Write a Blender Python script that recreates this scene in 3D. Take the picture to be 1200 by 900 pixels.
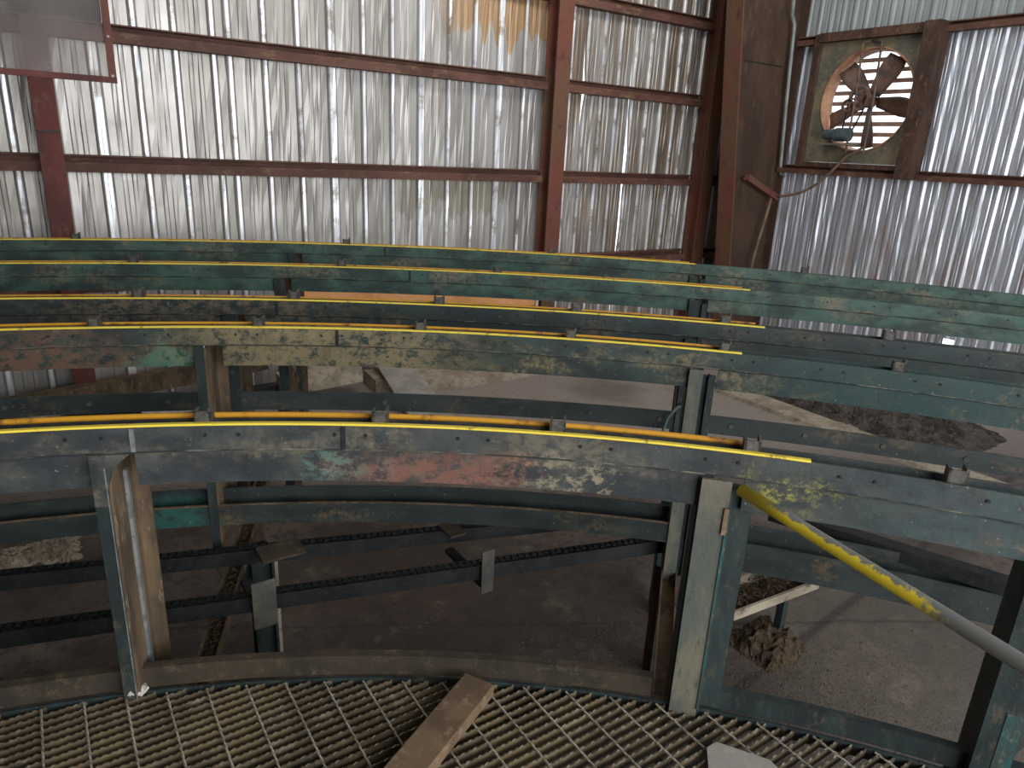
import bpy, math, random
from math import sin, cos, radians as R, pi, atan2, hypot, sqrt
from mathutils import Vector, Matrix
random.seed(4)
S = bpy.context.scene
COL = S.collection
for o in list(bpy.data.objects): bpy.data.objects.remove(o)

# ------------------------------------------------------------------ camera, world, light, exposure
EYE = 2.4
def cam_axes(p, r, y):
    f = Vector((sin(y)*cos(p), cos(y)*cos(p), -sin(p)))
    rt = Vector((cos(y), -sin(y), 0)); dn = f.cross(rt)
    return cos(r)*rt+sin(r)*dn, -sin(r)*rt+cos(r)*dn, f
r1, d1, f1 = cam_axes(.3188, -.0506, .597)
cd = bpy.data.cameras.new('camera'); cam = bpy.data.objects.new('camera', cd); COL.objects.link(cam)
mw = Matrix((r1, -d1, -f1)).transposed().to_4x4(); mw.translation = (0, 0, EYE)
cam.matrix_world = mw
cd.sensor_width = 36; cd.lens = 36*830/1200; cd.clip_start = .02
S.camera = cam

w = bpy.data.worlds.new('world'); S.world = w; w.use_nodes = True
bg = w.node_tree.nodes['Background']
bg.inputs[0].default_value = (.90, .95, 1, 1); bg.inputs[1].default_value = 1.9

def area(name, loc, target, sx, sy, power, col):
    l = bpy.data.lights.new(name, 'AREA'); l.shape = 'RECTANGLE'; l.size = sx; l.size_y = sy; l.energy = power; l.color = col
    o = bpy.data.objects.new(name, l); COL.objects.link(o); o.location = loc
    o.rotation_euler = (Vector(target)-Vector(loc)).to_track_quat('-Z', 'Y').to_euler()
    return o
area('wall_fill', (4.2, 4.7, 5.4), (4.4, 6.7, 1.4), 6.5, 1.2, 105, (1, .98, .95))  # unseen fill lamp added under the roof to brighten the back wall
area('rear_fill', (2.0, -4.3, 3.2), (3.4, 5, 1.2), 6.6, 3.4, 400, (.98, .98, 1))  # unseen fill lamp added behind the camera for the rails and walls
S.view_settings.view_transform = 'Standard'; S.view_settings.look = 'None'
S.view_settings.gamma = 1; S.view_settings.use_curve_mapping = False
S.view_settings.exposure = 0.22

YB, XR = 7.0, 8.2     # inner faces of the back and right walls
# ------------------------------------------------------------------ helpers
def lin(c):
    return tuple((v/255/12.92 if v/255 <= .04045 else ((v/255+.055)/1.055)**2.4) for v in c)+(1,)
class NT:
    def __init__(s, name):
        s.m = bpy.data.materials.new(name); s.m.use_nodes = True; s.t = s.m.node_tree
        s.b = s.t.nodes['Principled BSDF']; s.g = s.t.nodes.new('ShaderNodeNewGeometry')
    def n(s, ty, **k):
        o = s.t.nodes.new(ty)
        for a, v in k.items(): setattr(o, a, v)
        return o
    def l(s, a, b): s.t.links.new(a, b)
    def pos(s, sc=(1, 1, 1)):
        v = s.n('ShaderNodeVectorMath', operation='MULTIPLY'); v.inputs[1].default_value = sc
        s.l(s.g.outputs['Position'], v.inputs[0]); return v.outputs[0]
    def noise(s, scale, sc=(1, 1, 1), det=6, rough=.6):
        t = s.n('ShaderNodeTexNoise'); t.inputs['Scale'].default_value = scale; t.inputs['Detail'].default_value = det
        t.inputs['Roughness'].default_value = rough; s.l(s.pos(sc), t.inputs['Vector']); return t.outputs['Fac']
    def ramp(s, v, a, b):
        m = s.n('ShaderNodeMapRange', interpolation_type='SMOOTHSTEP'); s.l(v, m.inputs[0])
        m.inputs[1].default_value = a; m.inputs[2].default_value = b; return m.outputs[0]
    def math(s, op, a, b):
        m = s.n('ShaderNodeMath', operation=op)
        for i, v in enumerate((a, b)):
            if isinstance(v, (int, float)): m.inputs[i].default_value = v
            else: s.l(v, m.inputs[i])
        return m.outputs[0]
    def mix(s, f, a, b):
        m = s.n('ShaderNodeMix', data_type='RGBA')
        if isinstance(f, (int, float)): m.inputs[0].default_value = f
        else: s.l(f, m.inputs[0])
        for i, v in ((6, a), (7, b)):
            if isinstance(v, tuple): m.inputs[i].default_value = v
            else: s.l(v, m.inputs[i])
        return m.outputs[2]
    def blob(s, c, rad, soft, nz=.0, nscale=8, sc=(1, 1, 1)):
        d = s.n('ShaderNodeVectorMath', operation='SUBTRACT'); s.l(s.g.outputs['Position'], d.inputs[0]); d.inputs[1].default_value = c
        e = s.n('ShaderNodeVectorMath', operation='MULTIPLY'); s.l(d.outputs[0], e.inputs[0]); e.inputs[1].default_value = sc
        q = s.n('ShaderNodeVectorMath', operation='LENGTH'); s.l(e.outputs[0], q.inputs[0]); v = q.outputs['Value']
        if nz: v = s.math('ADD', v, s.math('MULTIPLY', s.math('SUBTRACT', s.noise(nscale), .5), nz))
        return s.ramp(v, rad+soft, rad)
    def sep(s):
        q = s.n('ShaderNodeSeparateXYZ'); s.l(s.g.outputs['Position'], q.inputs[0]); return q.outputs
    def bump(s, h, st=.4, dist=.01):
        b = s.n('ShaderNodeBump'); b.inputs['Strength'].default_value = st; b.inputs['Distance'].default_value = dist
        s.l(h, b.inputs['Height']); s.l(b.outputs[0], s.b.inputs['Normal'])
    def fin(s, col, rough=.6, metal=0., spec=None):
        if isinstance(col, tuple): s.b.inputs['Base Color'].default_value = col
        else: s.l(col, s.b.inputs['Base Color'])
        for k, v in (('Roughness', rough), ('Metallic', metal)):
            if isinstance(v, (int, float)): s.b.inputs[k].default_value = v
            else: s.l(v, s.b.inputs[k])
        if spec is not None: s.b.inputs['Specular IOR Level'].default_value = spec
        return s.m
def mottled(name, c1, c2, c3, sc=6, rough=.65, metal=0., bump=.4, st=(1, 1, 1), lo=.42, hi=.6, spec=.4):
    t = NT(name)
    a = t.ramp(t.noise(sc, st), lo, hi); b = t.ramp(t.noise(sc*4.3, st, 8, .75), .52, .68)
    c = t.mix(b, t.mix(a, lin(c1), lin(c2)), lin(c3))
    t.bump(t.noise(sc*12, (1, 1, 1), 8, .7), bump, .004)
    return t.fin(c, rough, metal, spec)

M = {}
def rail_mat(name, c1, c2, dirt, dirtamt, patches):
    t = NT(name)
    a = t.ramp(t.noise(5, (1, 1, 2)), .4, .62)
    c = t.mix(a, lin(c1), lin(c2))
    d = t.math('MULTIPLY', t.ramp(t.noise(2.2, (1, 1, 2.5), 8, .72), .62-dirtamt, .76-dirtamt), t.ramp(t.noise(38, (1, 1, 1), 6, .7), .36, .6))
    c = t.mix(d, c, lin(dirt))
    for (p, r, s, colr, am, sc) in patches:
        k = t.blob(p, r, s, .5, 9, sc); k = t.math('MULTIPLY', k, t.ramp(t.noise(17, (1, 1, 1.4), 10, .82), .56-am*.16, .62-am*.14)); k = t.math('MULTIPLY', k, .85)
        c = t.mix(k, c, lin(colr))
    scr = t.ramp(t.noise(30, (1, 1, .25), 4, .9), .70, .76)
    c = t.mix(t.math('MULTIPLY', scr, .55), c, lin((150, 160, 150)))
    sp = t.ramp(t.noise(90, (1, 1, 1), 3, .6), .68, .73); c = t.mix(t.math('MULTIPLY', sp, .6), c, lin((170, 166, 148)))
    bl = t.ramp(t.noise(3.5, (1, 1, .6), 9, .8), .5, .62); c = t.mix(t.math('MULTIPLY', bl, .4), c, lin((34, 36, 36)))
    t.bump(t.noise(60, (1, 1, 1), 8, .7), .35, .003)
    return t.fin(c, .5, .0, .55)
SZ = (1, 1, 2.2)
M['rail1'] = rail_mat('worn_slate_paint', (46, 50, 52), (66, 70, 68), (100, 94, 80), .17,
    [((.72, 1.70, 1.52), .05, .16, (124, 84, 70), .7, SZ), ((.93, 1.57, 1.51), .10, .16, (126, 84, 70), .75, SZ), ((1.16, 1.40, 1.52), .06, .22, (146, 136, 112), .35, SZ),
     ((.62, 1.78, 1.53), .03, .16, (84, 118, 106), .5, SZ), ((2.0, .4, 1.55), .1, .8, (52, 76, 74), .7, SZ), ((1.60, 1.00, 1.57), .03, .13, (150, 146, 66), .5, SZ)])
M['rail2'] = rail_mat('green_paint_tan_dirt', (36, 48, 46), (50, 66, 60), (126, 112, 82), .13,
    [((.38, 3.04, 1.50), .10, .09, (52, 120, 102), .9, SZ), ((.0, 3.15, 1.53), .1, .3, (112, 84, 66), .8, SZ), ((.95, 2.8, 1.55), .3, .5, (136, 122, 90), .75, SZ),
     ((2.9, 1.0, 1.55), .5, .6, (30, 62, 60), 1, SZ)])
M['rail3'] = rail_mat('dark_green_paint', (30, 42, 42), (42, 56, 54), (88, 78, 60), .10, [((.6, 3.6, 1.52), .4, .6, (98, 88, 70), .6, SZ)])
M['rail4'] = rail_mat('green_paint', (38, 58, 54), (60, 92, 80), (112, 106, 84), .12, [])
M['rail5'] = rail_mat('green_paint_pale_scuffs', (42, 62, 58), (66, 96, 84), (120, 114, 92), .12, [])
M['lower'] = rail_mat('dark_paint_lower', (34, 42, 42), (46, 56, 54), (92, 80, 60), .10, [((.3, 3.05, .8), .08, .2, (42, 92, 84), .9, SZ)])
M['legtan'] = mottled('dirt_caked_steel', (104, 86, 64), (72, 60, 46), (134, 118, 94), 7, .8, st=(1, 1, .3))
M['footrail'] = mottled('dark_brown_foot_rail', (62, 52, 40), (46, 42, 34), (88, 76, 58), 5, .75, st=(1, 1, 1))
M['legdark'] = mottled('dark_green_leg_paint', (34, 42, 42), (44, 58, 56), (76, 72, 60), 7, .55, st=(1, 1, .4))
M['leggrey'] = mottled('scuffed_grey_green_leg', (84, 88, 80), (110, 106, 90), (62, 74, 70), 9, .55, st=(1, 1, .3))
M['legteal'] = mottled('teal_paint', (40, 84, 82), (54, 66, 62), (100, 104, 92), 14, .5, st=(1, 1, .4))
M['edge'] = mottled('bare_steel_edge', (140, 142, 138), (110, 116, 116), (80, 84, 84), 14, .4, .3)
M['red'] = mottled('red_oxide_primer', (104, 54, 50), (84, 46, 42), (120, 84, 68), 3, .7, st=(1, 1, .5))
M['darkred'] = mottled('dark_red_post_paint', (70, 44, 42), (56, 38, 36), (88, 70, 60), 4, .7)
M['girt'] = mottled('brown_primed_girt', (104, 70, 58), (84, 56, 46), (122, 96, 72), 3, .7, st=(.5, .5, 1))
M['post_brown'] = mottled('weathered_red_brown_post', (112, 66, 54), (104, 76, 56), (86, 50, 44), 2, .7, st=(1, 1, .6))
M['column'] = mottled('dirty_brown_column', (78, 58, 46), (64, 46, 38), (92, 72, 58), 2.5, .75, st=(1, 1, .4))
M['wood_frame'] = mottled('dark_stained_framing', (84, 60, 48), (62, 44, 36), (114, 90, 68), 5, .75, st=(1, 1, .4))
M['wood'] = mottled('weathered_plank', (116, 94, 72), (92, 74, 56), (140, 120, 94), 4, .85, st=(1, 1, 1))
M['plywood'] = mottled('sunlit_orange_plywood', (236, 172, 112), (224, 158, 98), (240, 190, 140), 2, .8, bump=.1)  # sunlight on the board is put into this bright orange
M['clip'] = mottled('clip_steel', (92, 88, 82), (70, 68, 64), (120, 116, 108), 30, .5, .4)
M['black'] = mottled('black_steel', (26, 28, 30), (36, 38, 38), (58, 54, 48), 8, .5)
M['chain'] = mottled('oily_chain', (20, 22, 24), (34, 36, 38), (70, 68, 64), 40, .4, .5)
M['hanger'] = mottled('grey_hanger_plate', (66, 68, 64), (84, 82, 74), (98, 88, 70), 12, .6)
M['conc_pale'] = mottled('stained_pale_concrete', (178, 166, 146), (150, 138, 120), (84, 76, 66), 5, .9, st=(1, 1, 1))
M['debris'] = mottled('chaff_debris', (84, 68, 50), (58, 48, 38), (128, 110, 84), 30, .95, bump=1)
M['dirt'] = mottled('dirt_heap', (78, 72, 66), (48, 44, 42), (112, 102, 92), 6, .95, bump=1)
M['chips'] = mottled('dusty_chips', (104, 92, 80), (58, 50, 44), (150, 138, 122), 60, .9)
M['dustlip'] = mottled('dusty_plate_lip', (40, 44, 44), (126, 122, 108), (60, 60, 56), 9, .7, lo=.45, hi=.7)
M['greysheet'] = mottled('grey_sheet', (160, 156, 148), (140, 138, 132), (178, 172, 160), 5, .7)
M['conduit'] = mottled('pale_conduit', (150, 158, 152), (130, 136, 132), (170, 170, 160), 8, .5, .2)
M['cable'] = mottled('dusty_cable', (128, 104, 84), (100, 80, 66), (140, 120, 100), 12, .8)
M['hose'] = mottled('green_hose', (88, 108, 98), (100, 120, 110), (120, 130, 120), 12, .5)
M['fanhouse'] = mottled('greasy_fan_housing', (124, 114, 92), (92, 92, 82), (146, 128, 94), 5, .6)
M['fanring'] = mottled('rusty_fan_ring', (176, 130, 98), (150, 108, 84), (190, 150, 118), 6, .6)
M['blade'] = mottled('rusty_fan_blade', (112, 88, 76), (84, 68, 62), (134, 104, 84), 8, .6)
M['motor'] = mottled('blue_grey_motor', (78, 94, 98), (60, 72, 76), (96, 90, 78), 14, .6)
M['louvre'] = mottled('rusty_louvre', (150, 116, 94), (128, 100, 84), (180, 150, 124), 10, .6)
M['white'] = mottled('white_rag', (205, 198, 188), (180, 172, 160), (220, 216, 206), 20, .9)
M['grate_tan'] = mottled('dirt_caked_grating', (108, 94, 70), (80, 70, 54), (132, 122, 100), 3, .7, .1, st=(1, 1, 1))
M['rod'] = mottled('bare_grating_rod', (178, 172, 156), (140, 132, 116), (206, 200, 188), 16, .5, .2)
M['ceil'] = mottled('roof_sheet', (150, 150, 148), (130, 130, 128), (110, 104, 96), 3, .6, .2)
M['bolt'] = mottled('black_bolt', (18, 20, 20), (26, 26, 26), (50, 46, 40), 30, .5)

def yellow(name, base, dark, lo, hi, sc=14):
    t = NT(name); f = t.ramp(t.noise(sc, (1, 1, 1), 8, .75), lo, hi)
    t.bump(t.noise(80), .3, .002); return t.fin(t.mix(f, lin(base), lin(dark)), .45)
M['yel'] = yellow('yellow_wear_strip', (240, 214, 72), (150, 126, 54), .56, .66)
M['yelback'] = yellow('orange_yellow_tube', (204, 146, 38), (110, 66, 30), .52, .66, 9)
# the diagonal guard pipe: yellow paint worn to grey-green steel on its upper side and near end
t = NT('pipe_yellow_worn'); s_ = t.sep(); nz = t.math('SUBTRACT', t.noise(26, (1, 1, 1), 8, .7), .5)
nrm = t.n('ShaderNodeSeparateXYZ'); t.l(t.g.outputs['Normal'], nrm.inputs[0])
keep = t.ramp(t.math('ADD', s_[1], t.math('MULTIPLY', nz, .25)), .50, .56)      # paint survives on the far end (bigger y)
top = t.ramp(t.math('ADD', t.math('ADD', nrm.outputs[2], t.math('MULTIPLY', nrm.outputs[1], .2)), t.math('MULTIPLY', nz, 1.8)), .85, .6)
far = t.ramp(s_[1], .95, 1.02); kk = t.math('MULTIPLY', keep, t.math('MAXIMUM', top, far))
M['pipe'] = t.fin(t.mix(kk, lin((128, 128, 124)), lin((255, 226, 60))), .4, .1)

# galvanised wall sheets
def galv(name, base, dark, streaks, rough=.38, metal=.55, ribmask=None):
    t = NT(name); s_ = t.sep()
    a = t.noise(1.0, (4.5, 4.5, .22), 4, .5); b = t.noise(1.0, (26, 26, .08), 3, .5); g = t.noise(1.6, (1, 1, .8), 7, .65)
    c = t.mix(t.ramp(a, .35, .68), lin(base), lin(dark))
    c = t.mix(t.math('MULTIPLY', t.ramp(b, .50, .70), .28), c, lin((134, 128, 118)))
    c = t.mix(t.math('MULTIPLY', t.ramp(g, .50, .72), .5), c, lin((142, 134, 122)))
    for f in streaks: c = f(t, s_, c)
    r = t.n('ShaderNodeMapRange'); t.l(g, r.inputs[0]); r.inputs[3].default_value = rough-.1; r.inputs[4].default_value = rough+.16
    rr = r.outputs[0]
    if ribmask:       # painted highlight: raised ribs whitened where they would reflect the sky
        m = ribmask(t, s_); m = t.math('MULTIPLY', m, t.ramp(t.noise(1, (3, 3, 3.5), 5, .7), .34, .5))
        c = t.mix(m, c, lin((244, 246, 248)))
    t.bump(t.noise(1, (4, 4, 1.6), 3, .5), .18, .03)
    return t.fin(c, rr, metal)
def brown_top(t, s_, c):       # brown water staining under the eave, torn lower edge
    e = t.noise(1.0, (6.5, 0, .0), 2, .5)
    h = t.math('SUBTRACT', s_[2], t.math('MULTIPLY', e, 1.1))
    m = t.math('MULTIPLY', t.ramp(h, 2.98, 3.02), t.ramp(s_[0], 3.5, 4.0)); m = t.math('MULTIPLY', m, t.ramp(s_[0], 5.1, 5.0))
    return t.mix(t.math('MULTIPLY', m, .8), c, lin((176, 138, 92)))
def brown_bay(t, s_, c):       # the corner bay is brown with old rust runs
    m = t.math('MULTIPLY', t.ramp(s_[0], 5.05, 5.15), t.ramp(t.noise(1.0, (5, 5, .5), 4, .6), .36, .62))
    return t.mix(t.math('MULTIPLY', m, .75), c, lin((122, 100, 76)))
def olive_low(t, s_, c):
    e = t.noise(1.0, (5, 0, 0), 2, .5); h = t.math('SUBTRACT', s_[2], t.math('MULTIPLY', e, .9))
    m = t.math('MULTIPLY', t.ramp(h, 1.26, 1.30), t.ramp(s_[2], 2.25, 2.1)); m = t.math('MULTIPLY', m, t.math('MULTIPLY', t.ramp(s_[0], 3.1, 3.3), t.ramp(s_[0], 4.7, 4.5)))
    return t.mix(t.math('MULTIPLY', m, .55), c, lin((132, 126, 100)))
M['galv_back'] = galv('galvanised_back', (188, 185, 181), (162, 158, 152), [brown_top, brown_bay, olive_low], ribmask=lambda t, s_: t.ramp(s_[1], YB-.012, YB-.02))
def pink_dust(t, s_, c):
    m = t.ramp(t.noise(1, (3, 3, 1.4), 5, .6), .5, .66); m = t.math('MULTIPLY', m, t.ramp(s_[2], 2.35, 1.2))
    return t.mix(t.math('MULTIPLY', m, .5), c, lin((178, 150, 140)))
M['galv_right'] = galv('galvanised_right', (212, 217, 226), (172, 176, 182), [pink_dust], .36)
def green_tint(t, s_, c): return t.mix(.55, c, lin((150, 160, 160)))
M['galv_upper'] = galv('weathered_upper_sheet', (178, 184, 184), (144, 150, 150), [green_tint], .6, .3)

# concrete floor
t = NT('dusty_concrete'); s_ = t.sep()
a = t.noise(.9, det=8); b = t.noise(9, det=10, rough=.8); g = t.noise(70, det=4, rough=.8)
c = t.mix(t.ramp(a, .38, .62), lin((112, 99, 90)), lin((74, 64, 57)))
c = t.mix(t.math('MULTIPLY', t.ramp(b, .47, .60), .72), c, lin((56, 47, 42)))
c = t.mix(t.math('MULTIPLY', t.ramp(g, .58, .7), .5), c, lin((128, 116, 104)))
# brighter light near the walls put into the colour, plus dark and pale blotches
c = t.mix(t.math('MULTIPLY', t.ramp(t.math('ADD', s_[1], t.math('MULTIPLY', s_[0], .45)), 4.6, 6.4), .7), c, lin((178, 166, 158)))
c = t.mix(t.math('MULTIPLY', t.blob((4.9, 5.4, 0), .15, .45, .5, 3), .6), c, lin((92, 80, 66)))
c = t.mix(t.math('MULTIPLY', t.blob((1.5, 3.3, 0), .35, .7, .6, 3), .7), c, lin((66, 52, 42)))
c = t.mix(t.math('MULTIPLY', t.blob((2.3, 2.6, 0), .2, .7, .6, 3), .6), c, lin((58, 46, 40)))
c = t.mix(t.math('MULTIPLY', t.blob((3.6, 1.6, 0), .7, .8, .5, 2), .5), c, lin((118, 110, 100)))
for (ax, k0, ww) in ((1, .51, .012),):    # dark saw joint crossing the slab
    d = t.math('ABSOLUTE', t.math('SUBTRACT', t.math('SUBTRACT', s_[1], t.math('MULTIPLY', s_[0], .12)), 1.35), 0)
    c = t.mix(t.math('MULTIPLY', t.ramp(d, .04, .012), .6), c, lin((46, 40, 36)))
b2 = t.noise(2.6, det=9, rough=.75)
c = t.mix(t.math('MULTIPLY', t.ramp(b2, .54, .66), .5), c, lin((138, 126, 114)))
dd = t.math('ABSOLUTE', t.math('ADD', t.math('ADD', s_[1], t.math('MULTIPLY', s_[0], .55)), t.math('SUBTRACT', t.math('MULTIPLY', t.noise(3, det=6), .10), 3.66)), 0)
c = t.mix(t.math('MULTIPLY', t.ramp(dd, .02, .006), .45), c, lin((46, 40, 36)))
t.bump(b, .7, .03)
rr = t.n('ShaderNodeMapRange'); t.l(a, rr.inputs[0]); rr.inputs[3].default_value = .45; rr.inputs[4].default_value = .8
M['floor'] = t.fin(c, rr.outputs[0])
# dusty clear sheet in the hanging frame
t = NT('dusty_clear_sheet'); tr = t.n('ShaderNodeBsdfTransparent'); tr.inputs[0].default_value = (.9, .9, .88, 1); mx = t.n('ShaderNodeMixShader')
f = t.ramp(t.noise(3, (1, 1, 1), 5, .6), .3, .8); f = t.math('ADD', t.math('MULTIPLY', f, .35), .22); t.l(f, mx.inputs[0])
t.fin(lin((150, 140, 138)), .7); t.l(tr.outputs[0], mx.inputs[1]); t.l(t.b.outputs[0], mx.inputs[2])
t.l(mx.outputs[0], t.t.nodes['Material Output'].inputs[0]); M['clear'] = t.m

class MB:
    def __init__(s): s.v = []; s.f = []
    def add(s, vs, fs):
        b = len(s.v); s.v += [tuple(v) for v in vs]; s.f += [tuple(b+i for i in f) for f in fs]; return s
    def box(s, x0, x1, y0, y1, z0, z1, mat=None):
        vs = [(x, y, z) for z in (z0, z1) for y in (y0, y1) for x in (x0, x1)]
        if mat: vs = [mat @ Vector(v) for v in vs]
        return s.add(vs, [(0, 2, 3, 1), (4, 5, 7, 6), (0, 1, 5, 4), (2, 6, 7, 3), (0, 4, 6, 2), (1, 3, 7, 5)])
    def prism(s, poly, a, b):       # poly of (p,q) spanned between frames a and b (functions p,q -> point)
        n = len(poly); vs = [a(*p) for p in poly]+[b(*p) for p in poly]
        fs = [(i, (i+1) % n, n+(i+1) % n, n+i) for i in range(n)]+[tuple(range(n))[::-1], tuple(range(n, 2*n))]
        return s.add(vs, fs)
    def bar(s, p, q, wd, h, up=(0, 0, 1)):
        p, q = Vector(p), Vector(q); d = (q-p).normalized(); sd = d.cross(Vector(up)).normalized(); u = sd.cross(d)
        poly = [(-wd/2, -h/2), (wd/2, -h/2), (wd/2, h/2), (-wd/2, h/2)]
        return s.prism(poly, lambda a, b: p+sd*a+u*b, lambda a, b: q+sd*a+u*b)
    def shape(s, p, q, poly, up=(0, 0, 1)):
        p, q = Vector(p), Vector(q); d = (q-p).normalized(); sd = d.cross(Vector(up)).normalized(); u = sd.cross(d)
        return s.prism(poly, lambda a, b: p+sd*a+u*b, lambda a, b: q+sd*a+u*b)
    def tube(s, pts, r, n=10, cap=True):
        pts = [Vector(p) for p in pts]; rings = []; ref = Vector((.13, .31, .94))
        for i, p in enumerate(pts):
            d = (pts[min(i+1, len(pts)-1)]-pts[max(i-1, 0)]).normalized(); a = d.cross(ref).normalized(); b = d.cross(a)
            rings.append([p+a*r*cos(2*pi*k/n)+b*r*sin(2*pi*k/n) for k in range(n)])
        vs = [v for g in rings for v in g]
        fs = [(i*n+k, i*n+(k+1) % n, (i+1)*n+(k+1) % n, (i+1)*n+k) for i in range(len(pts)-1) for k in range(n)]
        if cap: fs += [tuple(range(n))[::-1], tuple(range((len(pts)-1)*n, len(pts)*n))]
        return s.add(vs, fs)
    def build(s, name, m, parent=None, smooth=False, kind=None, label=None, bevel=0):
        me = bpy.data.meshes.new(name); me.from_pydata(s.v, [], s.f); me.materials.append(M[m]); me.validate()
        if smooth: me.polygons.foreach_set('use_smooth', [True]*len(me.polygons))
        o = bpy.data.objects.new(name, me); COL.objects.link(o)
        if parent: o.parent = parent; o.matrix_parent_inverse = parent.matrix_world.inverted()
        if kind: o['kind'] = kind
        if label: o['label'] = label
        if bevel:
            b = o.modifiers.new('b', 'BEVEL'); b.width = bevel; b.segments = 2; b.limit_method = 'ANGLE'
        # consistent outward normals
        import bmesh
        bm = bmesh.new(); bm.from_mesh(me); bmesh.ops.recalc_face_normals(bm, faces=bm.faces); bm.to_mesh(me); bm.free()
        return o
def tag(o, label, cat, group=None, kind=None):
    o['label'] = label; o['category'] = cat
    if group: o['group'] = group
    if kind: o['kind'] = kind
    return o
def root(name, loc, label=None, cat=None, group=None, kind=None):
    o = bpy.data.objects.new(name, None); COL.objects.link(o); o.location = loc; o.matrix_world = Matrix.Translation(loc)
    if label: o['label'] = label
    if cat: o['category'] = cat
    if group: o['group'] = group
    if kind: o['kind'] = kind
    return o

# ------------------------------------------------------------------ structure
fl = MB(); fl.box(-6, 9.5, -4.5, 7.6, -.15, 0); fl.build('floor', 'floor')['kind'] = 'structure'
c = MB(); c.box(-6, 9.2, -4.5, 7.6, 5.55, 5.62); c.build('ceiling', 'ceil')['kind'] = 'structure'

def rib_profile(L, pitch, major=.026):
    """(s, depth) of a ribbed sheet: one high rib per pitch and two low ones between"""
    out = []; s = 0
    while s < L-1e-4:
        out += [(s, 0), (s+.022, -major), (s+.048, -major), (s+.070, 0)]
        g = (pitch-.070)
        for k in (1, 2):
            m = s+.070+g*k/3
            out += [(m-.022, 0), (m-.012, -.0035), (m+.012, -.0035), (m+.022, 0)]
        s += pitch
    out.append((L, 0))
    return [(a, d) for a, d in out if a <= L+1e-6]
def sheet(parent, fn, L, pitch, zs, m, holes=(), shift=None, label=None, major=.026):
    """fn(s, depth, z) -> point. Dents jitter each row a little."""
    pr = rib_profile(L, pitch, major); b = MB(); n = len(pr)
    rnd = [[random.uniform(-.0035, .0035) for _ in pr] for _ in zs]
    for j, z in enumerate(zs):
        for i, (s, d) in enumerate(pr):
            sh = shift(s, z) if shift else 0
            b.v.append(tuple(fn(s+sh, d+rnd[j][i]*(1 if 0 < j < len(zs)-1 else .3), z)))
    for j in range(len(zs)-1):
        for i in range(n-1):
            sm, zm = (pr[i][0]+pr[i+1][0])/2, (zs[j]+zs[j+1])/2
            if any(a0 < sm < a1 and z0 < zm < z1 for a0, a1, z0, z1 in holes): continue
            b.f.append((j*n+i, j*n+i+1, (j+1)*n+i+1, (j+1)*n+i))
    return b.build('wall_sheet', m, parent, label=label)
# walls behind the camera, with a wide unseen opening shaped for the fill light
w_ = MB(); w_.box(-6.1, -6, -4.5, 7.1, 0, 5.6); w_.build('wall_left', 'ceil')['kind'] = 'structure'
w_ = MB(); w_.box(-6, -1.5, -4.6, -4.5, 0, 5.6); w_.box(-1.5, 7.2, -4.6, -4.5, 3.9, 5.6); w_.box(7.2, 8.3, -4.6, -4.5, 0, 5.6); w_.build('wall_front', 'ceil')['kind'] = 'structure'
# back wall
wb = MB(); wb.box(-4, XR+.05, YB+.05, YB+.12, 0, .12); wb = wb.build('wall_back', 'girt'); wb['kind'] = 'structure'
zs = [0.02+.22*i for i in range(26)]
edges = [-4+.93*i for i in range(14)]; edges[-1] = XR+.02
edges = [-6, -5.1, -4.2, -3.27, -2.34, -1.41, -.38, .55, 1.58, 2.51, 3.44, 4.37, 5.30, 5.53, 6.27, 7.18, 8.2]
for i in range(len(edges)-1):
    x0, x1 = edges[i], edges[i+1]
    pitch = .30 if x1 <= 5.31 else .245
    sh = None
    if abs(x0-5.53) < .01:      # bent edges leave slits of daylight
        sh = lambda s, z: (.045*max(0, 1-abs(z-3.1)/.34) if s < .03 else 0)
    if abs(x0-6.27) < .01:
        sh = lambda s, z: (max(0, .05*(1-abs(z-2.35)/.55), .03*(1-abs(z-1.6)/.5)) if s < .03 else 0)
    over = .02 if not (abs(x1-5.53) < .01 or abs(x1-6.27) < .01) else .0
    off = .003*(i % 2)
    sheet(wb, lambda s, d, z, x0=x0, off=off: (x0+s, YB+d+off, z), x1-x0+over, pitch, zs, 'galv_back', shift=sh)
def girt(parent, p, q, h=.10, dpt=.11, m='girt', label=None, up=(0, 0, 1), side=1):
    """C-shaped wall girt with lips; open downward side towards the room"""
    t_ = .012; D = dpt; H_ = h
    poly = [(0, -H_/2), (D*side, -H_/2), (D*side, H_*.08), ((D-t_)*side, H_*.08), ((D-t_)*side, -H_/2+t_), (t_*side, -H_/2+t_),
            (t_*side, H_/2-t_), ((D-.02)*side, H_/2-t_), ((D-.02)*side, H_/2), (0, H_/2)]
    b = MB(); b.shape(p, q, poly, up); return b.build('girt', m, parent, label=label)
GY = YB-.02
for (z) in (1.16, 2.14, 3.13, 4.02, 4.9):
    for (x0, x1) in ((-6, .12), (.26, 4.95), (5.16, 7.44), (7.7, 8.1)):
        girt(wb, (x0, GY, z-.01), (x1, GY, z-.01), .135, side=1)
def ibeam(b, x, y, w_, d_, z0, z1, t_=.014, ax='y'):
    for q in (-d_/2, d_/2-t_):
        if ax == 'y': b.box(x-w_/2, x+w_/2, y+q, y+q+t_, z0, z1)
        else: b.box(x+q, x+q+t_, y-w_/2, y+w_/2, z0, z1)
    if ax == 'y': b.box(x-t_/2, x+t_/2, y-d_/2+t_, y+d_/2-t_, z0, z1)
    else: b.box(x-d_/2+t_, x+d_/2-t_, y-t_/2, y+t_/2, z0, z1)
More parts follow.
